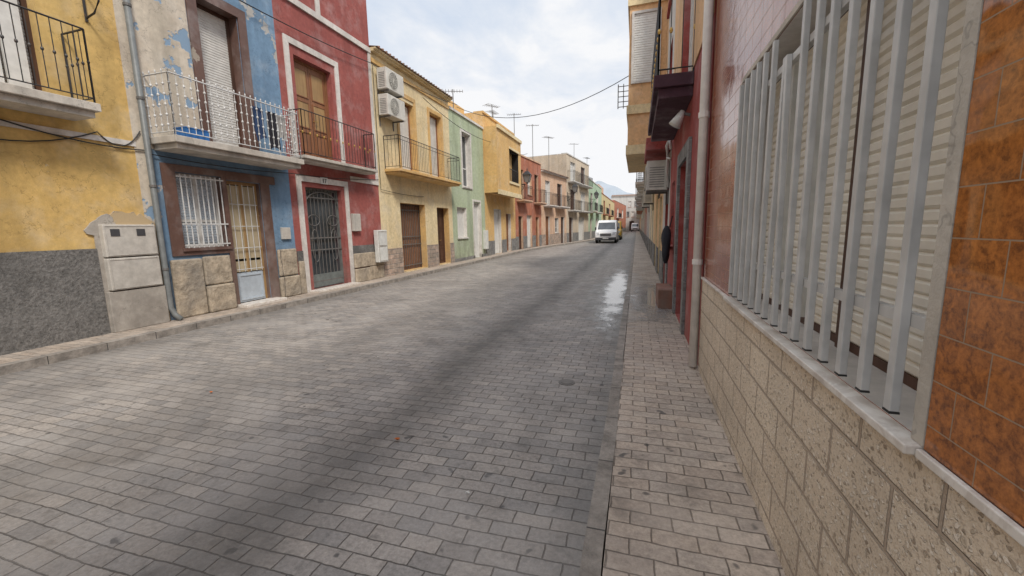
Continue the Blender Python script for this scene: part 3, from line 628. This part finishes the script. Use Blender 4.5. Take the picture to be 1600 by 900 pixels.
J,JF,JL=far('mint_house','mint green two storey house with pale trim',4,6.9,'mint','white',[
 ('door','panel',.1,.2,.1,2.5,W),('door','shutter',.5,.65,.1,2.6,S),('door','panel',.12,.25,3.4,5.5,Dk),('door','shutter',.55,.68,3.4,5.5,S)],balc=[(.08,.3,3.38),(.5,.75,3.38)])
K,KF,KL=far('lemon_house','pale lemon house at the far end of street',5,6.3,'lemon','brick',[
 ('door','panel',.1,.16,.1,2.5,W),('door','shutter',.4,.5,.1,2.6,S),('door','panel',.12,.2,3.4,5.5,Dk),('door','shutter',.5,.6,3.4,5.5,S)],balc=[(.08,.25,3.38),(.45,.65,3.38)])
Lh,LFr,LL=far('brick_red_house','distant brick red house beside the road',6,6.9,'brick','white',[
 ('door','panel',.2,.3,.1,2.5,W),('door','shutter',.2,.3,3.4,5.5,S),('door','shutter',.6,.7,3.4,5.5,S)],balc=[(.15,.35,3.38)])
m=MB(); m.box(LF,28,33,-7,-1.6,6.7,8.3); mk(m,'rooftop_room','beige',G)
m=MB(); m.box(JF,2,7,-6,-1.2,7.0,8.4); mk(m,'rooftop_room','greyw',J)
m=MB(); m.box(KF,6,14,-6,-1.0,6.4,8.2); mk(m,'rooftop_room','peach',K)
EF=Fr((-7,120),(1,0),(0,-1))
house('end_house','pale three storey house closing the far end of street',EF,0,8.1,9.6,'greyw',[('window','glass',4.2,4.9,3.9,5.4,{'frame':'white'}),('window','shutter',5.5,6.3,3.9,5.4,S),('window','glass',6.8,7.6,3.9,5.4,{'frame':'white'}),('window','shutter',4.6,5.4,6.6,8.2,S),('window','glass',6.2,7.0,6.6,8.2,{'frame':'white'}),('door','panel',5.0,6.2,.1,2.8,Dk)],'brick',roof='eave',roofm='white')
house('corner_house','terracotta coloured house beside the pale end house',EF,8.12,14,7.6,'brick',[('window','glass',8.6,9.4,3.9,5.4,{'frame':'white'}),('door','panel',8.8,9.8,.1,2.6,Dk)],'white',roof='parapet',roofm='white')

# ------------------------------------------------------------------ RIGHT SIDE
R1=empty('tiled_house',(XR+1,0,0),'house clad in glazed brown tiles over terrazzo block base','house')
mk(wallmesh(RF,-4,4.42,1.06,6.6,[(1.14,3.16,1.09,2.50)],depth=8),'wall',['tile','white'],R1)
m=MB(); m.box(RF,-4,4.42,-7.9,.014,0,1.055); mk(m,'base_wall','terr',R1)
m=MB(); m.box(RF,-4,1.095,.002,.016,1.085,6.59); mk(m,'tile_pillar','tile2',R1,'orange brown mottled glazed tile pillar')
m=MB(); m.box(RF,1.097,1.139,.002,.018,1.089,2.60); m.box(RF,1.139,3.165,.002,.012,2.502,2.53); m.box(RF,3.162,3.19,.002,.012,1.10,2.50); mk(m,'window_edging','slab',R1,split=True)
m=MB(); m.box(RF,1.10,3.2,-.40,.050,1.064,1.088); mk(m,'window_sill','marble',R1,bevel=.004)
m=MB(); m.box(RF,-4,1.098,.0165,.030,1.062,1.084); m.box(RF,3.202,4.42,.002,.03,1.062,1.08); mk(m,'ledge','marble',R1,bevel=.003,split=True)
win=MB(); ringframe(win,RF,1.14,3.16,1.09,2.50,.035,-.21,-.165); win.box(RF,1.90,1.945,-.21,-.14,1.09,2.5)
w=mk(win,'window','wooddark',R1,'large barred window with cream roller shutter')
m=MB(); slats(m,RF,1.176,1.90,1.125,2.46,-.172,.042); mk(m,'roller_shutter','shutcream',w)
m=MB(); slats(m,RF,1.945,3.12,1.125,2.46,-.172,.042); mk(m,'roller_shutter','shutcream',w)
m=MB()
for y in (2.28,2.62): m.box(RF,y,y+.04,-.155,-.12,1.14,2.45)
mk(m,'shutter_guide','whitep',w,split=True)
g=MB(); g.box(RF,1.12,3.17,-.012,.012,1.345,1.375); g.box(RF,1.12,3.17,-.012,.012,2.30,2.33)
gr=mk(g,'window_grille','silver',w)
ys=[1.215+.135*i for i in range(15)]
random.seed(11)
for i,y in enumerate(ys):
    m=MB(); hw=.0145
    if i in (7,8): sg=1 if i==7 else -1; o0,o1,zt=-.01*sg,.055*sg,2.33
    else: o0,o1,zt=random.uniform(-.004,.004),random.uniform(-.008,.008),2.47
    vs=[]
    for z,off in ((1.125,o0),(zt,o1)):
        vs+=[RF.p(y+off-hw,.0125,z),RF.p(y+off+hw,.0125,z),RF.p(y+off+hw,.034,z),RF.p(y+off-hw,.034,z)]
    m.add(vs,[(0,1,2,3),(4,5,6,7),(0,1,5,4),(1,2,6,5),(2,3,7,6),(3,0,4,7)])
    yy=y+o0
    bo=mk(m,'bar','silver',gr,bevel=.002)
    m=MB(); m.box(RF,yy-hw-.0005,yy+hw+.0005,.012,.0345,1.119,1.1245); mk(m,'end_cap','cap',bo)
e=empty('downpipe',(XR-.06,4.5,.12),'cream pvc rain downpipe at corner of tiled house','downpipe')
m=MB(); m.tube([RF.p(4.46,.06,6.5),RF.p(4.46,.06,.14)],.042,12); mk(m,'pipe','pipew',e,smooth=True)
m=MB()
for z in (1.2,2.6,4.0): m.tube([RF.p(4.46,.06,z),RF.p(4.46,.06,z+.05)],.05,12)
mk(m,'clamp','pipew',e,split=True)
m=MB(); m.tube([RF.p(4.56,.03,5),RF.p(4.56,.03,1.2)],.014,6); mk(m,'cable_conduit','pipew',e)
R2=house('maroon_house','dark maroon house with overhanging balcony and narrow doors',RF,4.52,9.3,7.0,'red2',[
 ('door','panel',6.1,7.2,.13,2.5,{'mat':'wooddark','frame':'wooddark','rev':.3}),
 ('door','shutter',6.2,7.6,3.62,5.9,{'mat':'shut','frame':'white','rev':.1}),
 ('window','glass',8.2,8.9,1.2,2.4,{'frame':'shut','rev':.1})],'red2')
m=MB(); m.box(RF,4.53,6.1,.002,.015,3.55,6.95); m.box(RF,7.7,9.29,.002,.015,3.55,6.95); mk(m,'upper_wall_paint','orangew',R2,split=True)
m=MB(); m.box(RF,5.85,6.08,.002,.04,.12,2.7); m.box(RF,7.22,7.42,.002,.04,.12,2.7); m.box(RF,6.08,7.22,.002,.04,2.5,2.7); mk(m,'door_surround','greystone',R2)
balcony(R2,RF,5.9,8.9,3.22,3.50,.48,'slabdark','iron',1.05,'collar')
m=MB(); m.box(RF,7.6,8.5,.002,.26,.12,.46); mk(m,'doorstep_block','terrastep',R2,bevel=.01)
e=empty('wall_lamp',RF.p(6.0,.1,2.9),'white wall lamp under the maroon balcony','lamp')
m=MB(); m.tube([RF.p(6.1,.01,3.02),RF.p(6.1,.12,3.06)],.02,8); mk(m,'arm','greyiron',e)
m=MB(); m.tube([RF.p(6.1,.10,3.08),RF.p(6.1,.14,3.0),RF.p(6.1,.2,2.9)],.03,10,r1=.085); mk(m,'lamp_shade','whitep',e,smooth=True)
e=empty('hanging_bag',RF.p(8.0,.08,1.0),'black bag hanging on the maroon wall','bag')
m=MB(); vs=[];fs=[]; n,kk=12,9
for i in range(kk+1):
    q=i/kk; r=(.035+.10*math.sin(math.pi*min(1,q*1.05))**.7)*(1+.1*math.sin(9*q))
    for j in range(n):
        a=2*math.pi*j/n; rr=r*(1+.22*math.sin(2*a+3*q)+.1*math.sin(5*a+7*q)); vs.append(RF.p(8.0+rr*math.cos(a)+.03*math.sin(4*q),.13+.7*rr*math.sin(a),.90+.68*(1-q)))
for i in range(kk):
    for j in range(n): fs.append((i*n+j,i*n+(j+1)%n,(i+1)*n+(j+1)%n,(i+1)*n+j))
fs+=[tuple(range(n)),tuple(kk*n+j for j in range(n))]
m.add(vs,fs); mk(m,'bag_body','cloth1',e,smooth=True)
m=MB(); m.tube([RF.p(7.97,.08,1.55),RF.p(7.98,.04,1.75),RF.p(8.02,.04,1.75),RF.p(8.04,.08,1.55)],.01,6); mk(m,'strap','cloth1',e)
ac_unit(RF,9.6,2.35,.8,.62,.42,'white air conditioner unit with looping pipes on wall',None,.05)
m=MB(); m.tube([RF.p(9.55,.03,2.5),RF.p(9.4,.06,2.9),RF.p(9.3,.1,3.2),RF.p(9.15,.06,3.3),RF.p(9.1,.03,3.1)],.03,8); m.tube([RF.p(9.55,.03,2.4),RF.p(9.35,.08,2.7),RF.p(9.2,.08,2.95),RF.p(9.1,.03,2.9)],.025,8); mk(m,'insulated_pipe','whitep',None,'white insulated pipe loop beside air conditioner','pipe',smooth=True)
def rhouse(nm,lab,y0,y1,top,wall,trim,ops,balc=(),roof='parapet',pl='greystone'):
    L=y1-y0; h=house(nm,lab,RF,y0,y1,top,wall,[(o[0],o[1],y0+L*o[2],y0+L*o[3],o[4],o[5],*(o[6:])) for o in ops],trim,roof=roof,roofm=trim,plinth=pl)
    for b in balc: balcony(h,RF,y0+L*b[0],y0+L*b[1],b[2]-.2,b[2],b[3],trim,'iron',1.0,'plain')
    return h
R3=rhouse('pink_house','pale plastered house with maroon canopy',9.3,11.6,6.6,'greyw','red2',[('door','panel',.2,.6,.12,2.4,W),('door','shutter',.3,.7,3.5,5.6,S)])
m=MB(); m.box(RF,9.35,11.4,.003,.5,3.15,3.4); mk(m,'canopy','red2',R3,bevel=.01)
R4=rhouse('orange_house','orange and cream house with enclosed overhanging bay',11.6,17.5,8.4,'orangew','palecream',[('door','panel',.1,.3,.12,2.4,W),('door','shutter',.5,.7,.12,2.6,S)])
RB=Fr((XR-.95,0),(0,1),(-1,0))
mk(wallmesh(RB,12.3,16.4,3.6,8.3,[(12.6,13.9,4.9,6.4),(14.6,15.9,4.9,6.4)],depth=.948),'bay',['orangew','peach'],R4)
NF=Fr((0,12.3),(1,0),(0,-1))
m=MB(); ringframe(m,NF,-.24,.50,5.4,7.2,.06,.002,.05); b=mk(m,'window','greyw',R4)
m=MB(); slats(m,NF,-.18,.44,5.46,7.14,.005,.06); mk(m,'roller_shutter','shut',b)
m=MB(); m.box(RB,12.24,16.46,-.94,.04,3.55,3.80); m.box(RB,12.24,16.46,-.94,.04,4.62,4.85); m.box(RB,12.24,16.46,-.94,.05,7.35,7.6); mk(m,'cream_moulding','palecream',R4,split=True)
for o in ((12.6,13.9),(14.6,15.9)): opening(R4,RB,'window','shutter',o[0],o[1],4.9,6.4,.1,'shut','white')
m=MB(); m.box(RB,12.5,16.2,-.9,.05,8.3,8.4); mk(m,'bay_roof','palecream',R4)
m=MB()
for i in range(5): m.tube([RB.p(12.9,.0,5.0+i*.14),RB.p(12.9,.30,5.0+i*.14)],.012,5)
m.tube([RB.p(12.9,.30,4.95),RB.p(12.9,.30,5.62)],.014,5); m.tube([RB.p(12.9,.15,4.95),RB.p(12.9,.15,5.62)],.012,5)
mk(m,'drying_rack','greyiron',None,'small grey metal drying rack fixed to orange bay','drying rack')
rows=[('cream_terrace_house','cream house with small balcony',17.5,23,6.8,'palecream','white'),('grey_house','grey white plastered house with balcony',23,30,7.2,'greyw','white'),
('brown_house','reddish house with balcony',30,38,6.4,'brick','white'),('beige_terrace_house','beige house with balcony over pavement',38,50,7.4,'beige','greyw'),('lilac_house','pale distant house beside road',50,68,6.5,'greyw','brick'),('tan_house','tan distant house beside road',68,92,7,'peach','white'),('distant_house','last pale house on the street',92,119,6.8,'lemon','white')]
for i,(n,l,a,b,h,w,tm) in enumerate(rows):
    rhouse(n,l,a,b,h,w,tm,[('door','panel',.15,.3,.12,2.4,W),('door','shutter',.55,.75,.12,2.6,S),('door','shutter',.2,.35,3.4,5.4,S),('door','shutter',.6,.75,3.4,5.4,S)],[(.12,.45,3.38,.75),(.55,.85,3.38,.65)] if i%2==0 else [(.08,.4,3.38,.7),(.5,.9,3.38,.8)])
ac_unit(RF,18.0,2.5,.8,.6,.35,'white air conditioner unit above pavement on cream wall',None,.05)
ac_unit(RF,24.0,2.6,.8,.6,.35,'white air conditioner unit above pavement on grey wall',None,.05)
ac_unit(RF,13.2,2.7,.8,.6,.40,'beige air conditioner unit below the orange bay',None,.05)

def lantern(F,s,z,label):
    e=empty('wall_lantern',F.p(s,.5,z),label,'street lamp','wrought iron wall lanterns')
    m=MB(); m.tube([F.p(s,.0,z+.1),F.p(s,.75,z+.1)],.022,6); m.tube([F.p(s,.0,z-.5),F.p(s,.2,z-.45),F.p(s,.45,z-.2),F.p(s,.6,z+.1)],.018,6); m.box(F,s-.04,s+.04,.002,.03,z-.6,z+.25)
    m.tube([F.p(s,.3+.12*math.cos(q*.5),z-.08+.12*math.sin(q*.5)) for q in range(13)],.012,5); mk(m,'bracket','iron',e)
    m=MB(); c=F.p(s,.75,0)
    def ring(r,zz): return [(c[0]-r,c[1]-r,zz),(c[0]+r,c[1]-r,zz),(c[0]+r,c[1]+r,zz),(c[0]-r,c[1]+r,zz)]
    m.add(ring(.13,z+.2)+ring(.24,z+.68),[(0,1,5,4),(1,2,6,5),(2,3,7,6),(3,0,4,7)]); mk(m,'glass_housing','glasslit',e)
    m=MB(); m.add(ring(.28,z+.68)+ring(.10,z+.92),[(0,1,5,4),(1,2,6,5),(2,3,7,6),(3,0,4,7),(0,1,2,3),(4,5,6,7)]); m.tube([(c[0],c[1],z+.92),(c[0],c[1],z+1.1)],.03,6)
    a,b=ring(.132,z+.2),ring(.242,z+.68)
    for i in range(4): m.tube([a[i],b[i]],.018,4)
    m.tube([(c[0],c[1],z+.1),(c[0],c[1],z+.2)],.05,6); mk(m,'lamp_cap','iron',e)
lantern(GF,.4,4.4,'black iron street lantern on bracket of terracotta house')
lantern(IF,.3,4.6,'black iron street lantern on bracket of beige house')
lantern(JF,1.0,4.6,'black iron street lantern on bracket of mint house')
antenna(-9.2,20.5,6.8,1.9,.4); antenna(-9.0,26.0,7.7,1.7,1.0); antenna(-9.0,31.0,8.3,1.8,.2); antenna(-8.2,33.5,6.4,3.4,.3); antenna(-9.8,28.5,8.3,1.4,1.4); antenna(-7.6,37.0,6.3,3.2,.9); antenna(-6.6,45.5,8.4,2.0,.5); antenna(-6.2,54.0,8.4,1.8,1.2)
cable([(XL+.1,-2,7.3),(XL+.1,5.0,6.25),(XL+.12,11.5,6.6),(XL+.42,17,6.85)],.12,.012,label='black cable strung along the house fronts')
cable([(XL+.42,17,6.75),(-.25,12.6,5.75)],.75,.011,16,label='black cable hanging across the street')
cable([(XL+.42,14,6.3),(XL+.4,22,6.2),(XL+.9,27,6.4)],.3,.012,label='black cable strung along the upper floors')
cable([(XL+.03,-2,3.25),(XL+.03,3.0,3.22),(XL+.03,5.0,3.0)],.1,.01,label='cable clipped to the yellow wall')
cable([(XL+.03,2.5,3.0),(XL+.03,4.4,3.17),(XL+.03,4.98,3.3)],.22,.009,label='loose cable looped on yellow wall')
cable([(XL+.04,11.6,6.6),(XL+.04,11.62,2.9),(XL+.04,14.4,2.85)],.04,.009,label='cable running down the cream house')
cable([(XL+.04,5.1,2.95),(XL+.05,8.0,2.98),(XL+.05,11.5,3.2)],.05,.009,label='cable running along blue and red house fronts')

def van(cx,y0,label,paintm,L=5.2,Wd=1.95,Hh=2.15,grp='vans parked along the left side'):
    e=empty('parked_van',(cx,y0+L/2,0),label,'van',grp)
    prof=[(0.05,.35),(0,.55),(.03,.85),(.12,1.05),(.95,1.22),(1.55,1.95),(1.75,Hh-.06),(2.1,Hh),(L-.1,Hh),(L,Hh-.1),(L,.4),(L-.05,.32)]
    m=MB(); n=len(prof); hw=Wd/2
    vs=[]
    for x,i in ((-hw,1),(-hw+.1,0),(hw-.1,0),(hw,1)):
        vs+=[(cx+x*(1-.10*max(0,(p[1]-1.1))),y0+p[0]+(.05 if i and p[0]<1 else 0),p[1]-(.06 if i and p[1]>1.9 else 0)) for p in prof]
    fs=[tuple(range(n)),tuple(range(3*n,4*n))]
    for r in range(3):
        for j in range(n): fs.append((r*n+j,r*n+(j+1)%n,(r+1)*n+(j+1)%n,(r+1)*n+j))
    m.add(vs,fs); mk(m,'body',paintm,e,smooth=False,bevel=.02)
    def fw(x,z): return 1-.10*max(0,z-1.1)
    m=MB(); off=-.02
    w0=hw-.16; m.quad([(cx-w0,y0+1.0+off,1.27),(cx+w0,y0+1.0+off,1.27),(cx+w0*.93,y0+1.53+off,1.92),(cx-w0*.93,y0+1.53+off,1.92)]); mk(m,'windscreen','glass',e)
    for sd in (-1,1):
        m=MB(); x=lambda z:cx+sd*(hw*fw(0,z)+.008)
        m.quad([(x(1.2),y0+1.25,1.2),(x(1.2),y0+2.3,1.2),(x(1.8),y0+2.3,1.8),(x(1.8),y0+1.72,1.8)]); mk(m,'side_window','glass',e)
        m=MB(); m.quad([(cx+sd*(hw-.08),y0+.03,.78),(cx+sd*(hw-.38),y0-.005,.78),(cx+sd*(hw-.36),y0+.03,1.0),(cx+sd*(hw-.06),y0+.1,1.02)])
        mk(m,'headlight','lamp',e)
        m=MB(); m.box(WF,cx+sd*(hw+.06)-.07,cx+sd*(hw+.06)+.07,y0+1.25,y0+1.33,1.22,1.5); mk(m,'mirror','cardark',e,bevel=.02)
        for wy in (.9,L-1.1):
            m=MB(); m.tube([(cx+sd*(hw-.2),y0+wy,.34),(cx+sd*(hw+.01),y0+wy,.34)],.34,20); wo=mk(m,'wheel','rubber',e)
            m=MB(); m.tube([(cx+sd*(hw+.0105),y0+wy,.34),(cx+sd*(hw+.025),y0+wy,.34)],.2,14); mk(m,'rim','silver',wo)
    m=MB(); m.box(WF,cx-hw+.03,cx+hw-.03,y0-.05,y0+.06,.3,.55); mk(m,'bumper','cardark',e,bevel=.03)
    m=MB()
    for i in range(4): m.box(WF,cx-.5,cx+.5,y0-.02,y0+.03,.66+i*.07,.70+i*.07)
    mk(m,'radiator_grille','cardark',e)
    m=MB(); m.box(WF,cx-.26,cx+.26,y0-.065,y0-.052,.40,.51); mk(m,'number_plate','whitep',e)
van(-2.75,39.2,'white delivery van parked beside the road facing camera','vanw')
van(-2.65,47.5,'yellow van parked behind the white van','vany')
van(-.4,110,'distant white van driving along the street','vanw',5,1.9,2.2,'vans on the street')

# ------------------------------------------------------------------ sun, sky, camera
el=math.radians(50)
sd=Vector((.72,-.69,0)).normalized(); dirv=Vector((sd.x*math.cos(el),sd.y*math.cos(el),math.sin(el)))
sl=bpy.data.lights.new('sun','SUN'); sl.energy=3.1; sl.angle=math.radians(12); sl.color=(1,.94,.85)
so=bpy.data.objects.new('sun',sl); bpy.context.collection.objects.link(so); so.rotation_euler=(-dirv).to_track_quat('-Z','Y').to_euler()
w=bpy.data.worlds.new('World'); SC.world=w; w.use_nodes=True; nt=w.node_tree; nt.nodes.clear()
N=lambda t:nt.nodes.new(t); Lk=nt.links.new
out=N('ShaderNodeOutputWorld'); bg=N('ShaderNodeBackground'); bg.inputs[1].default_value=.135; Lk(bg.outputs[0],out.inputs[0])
sky=N('ShaderNodeTexSky'); sky.sky_type='NISHITA'; sky.sun_disc=False; sky.sun_elevation=el; sky.sun_rotation=math.atan2(sd.x,sd.y); sky.dust_density=2.5; sky.air_density=1.2
tc=N('ShaderNodeTexCoord'); sp=N('ShaderNodeSeparateXYZ'); Lk(tc.outputs['Generated'],sp.inputs[0])
def mth(op,a,b=0.0):
    n=N('ShaderNodeMath'); n.operation=op
    for i,v in enumerate((a,b)):
        if isinstance(v,(int,float)): n.inputs[i].default_value=v
        else: Lk(v,n.inputs[i])
    return n.outputs[0]
zz=mth('ADD',mth('MAXIMUM',sp.outputs[2],0.0),.22)
cb=N('ShaderNodeCombineXYZ'); Lk(mth('DIVIDE',sp.outputs[0],zz),cb.inputs[0]); Lk(mth('DIVIDE',sp.outputs[1],zz),cb.inputs[1])
def nz(sc,de,ro,dist):
    n=N('ShaderNodeTexNoise'); Lk(cb.outputs[0],n.inputs['Vector']); n.inputs['Scale'].default_value=sc; n.inputs['Detail'].default_value=de; n.inputs['Roughness'].default_value=ro; n.inputs['Distortion'].default_value=dist; return n.outputs['Fac']
def mr(v,a,b,c=0.0,d=1.0):
    n=N('ShaderNodeMapRange'); Lk(v,n.inputs[0]); n.inputs[1].default_value=a;n.inputs[2].default_value=b;n.inputs[3].default_value=c;n.inputs[4].default_value=d; return n.outputs[0]
c1=mr(nz(1.3,7,.6,.4),.34,.58); c2=mr(nz(4.2,5,.6,.3),.36,.60,.55,1)
cf=mth('MULTIPLY',c1,c2)
hz=mr(sp.outputs[2],.02,.42,.98,.10)
cf=mth('MINIMUM',mth('ADD',mth('MULTIPLY',cf,.9),hz),1.0)
def mixc(f,a,b,mode='MIX'):
    n=N('ShaderNodeMix'); n.data_type='RGBA'; n.blend_type=mode
    Lk(f,n.inputs[0]) if not isinstance(f,float) else setattr(n.inputs[0],'default_value',f)
    for i,v in ((6,a),(7,b)):
        if isinstance(v,tuple): n.inputs[i].default_value=(*v,1)
        else: Lk(v,n.inputs[i])
    return n.outputs[2]
base=mixc(.88,sky.outputs[0],(4.5,5.3,6.5))
skyc=mixc(cf,base,(7.0,7.05,7.2))
zb=mr(sp.outputs[2],.55,.95,1.0,1.7)  # sky overhead, out of view, made brighter to lift light on the street
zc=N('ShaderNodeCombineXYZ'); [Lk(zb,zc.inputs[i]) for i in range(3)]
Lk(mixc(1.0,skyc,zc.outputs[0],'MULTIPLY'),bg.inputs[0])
f=640.0; rho=math.radians(1.2); th,ph=math.radians(16.939),math.radians(8.346)
s_,c_,sp_,cp_=math.sin(th),math.cos(th),math.sin(ph),math.cos(ph)
Fv=Vector((-s_*cp_,c_*cp_,-sp_)); R0=Vector((c_,s_,0)); U0=Vector((-s_*sp_,c_*sp_,cp_))
Rv=R0*math.cos(rho)-U0*math.sin(rho); Uv=U0*math.cos(rho)+R0*math.sin(rho)
cd=bpy.data.cameras.new('camera'); cd.sensor_width=36; cd.lens=f/1600*36; cd.clip_start=.05; cd.clip_end=3000
co=bpy.data.objects.new('camera',cd); bpy.context.collection.objects.link(co); SC.camera=co
mt=Matrix((Rv,Uv,-Fv)).transposed().to_4x4(); mt.translation=(0,0,1.6); co.matrix_world=mt
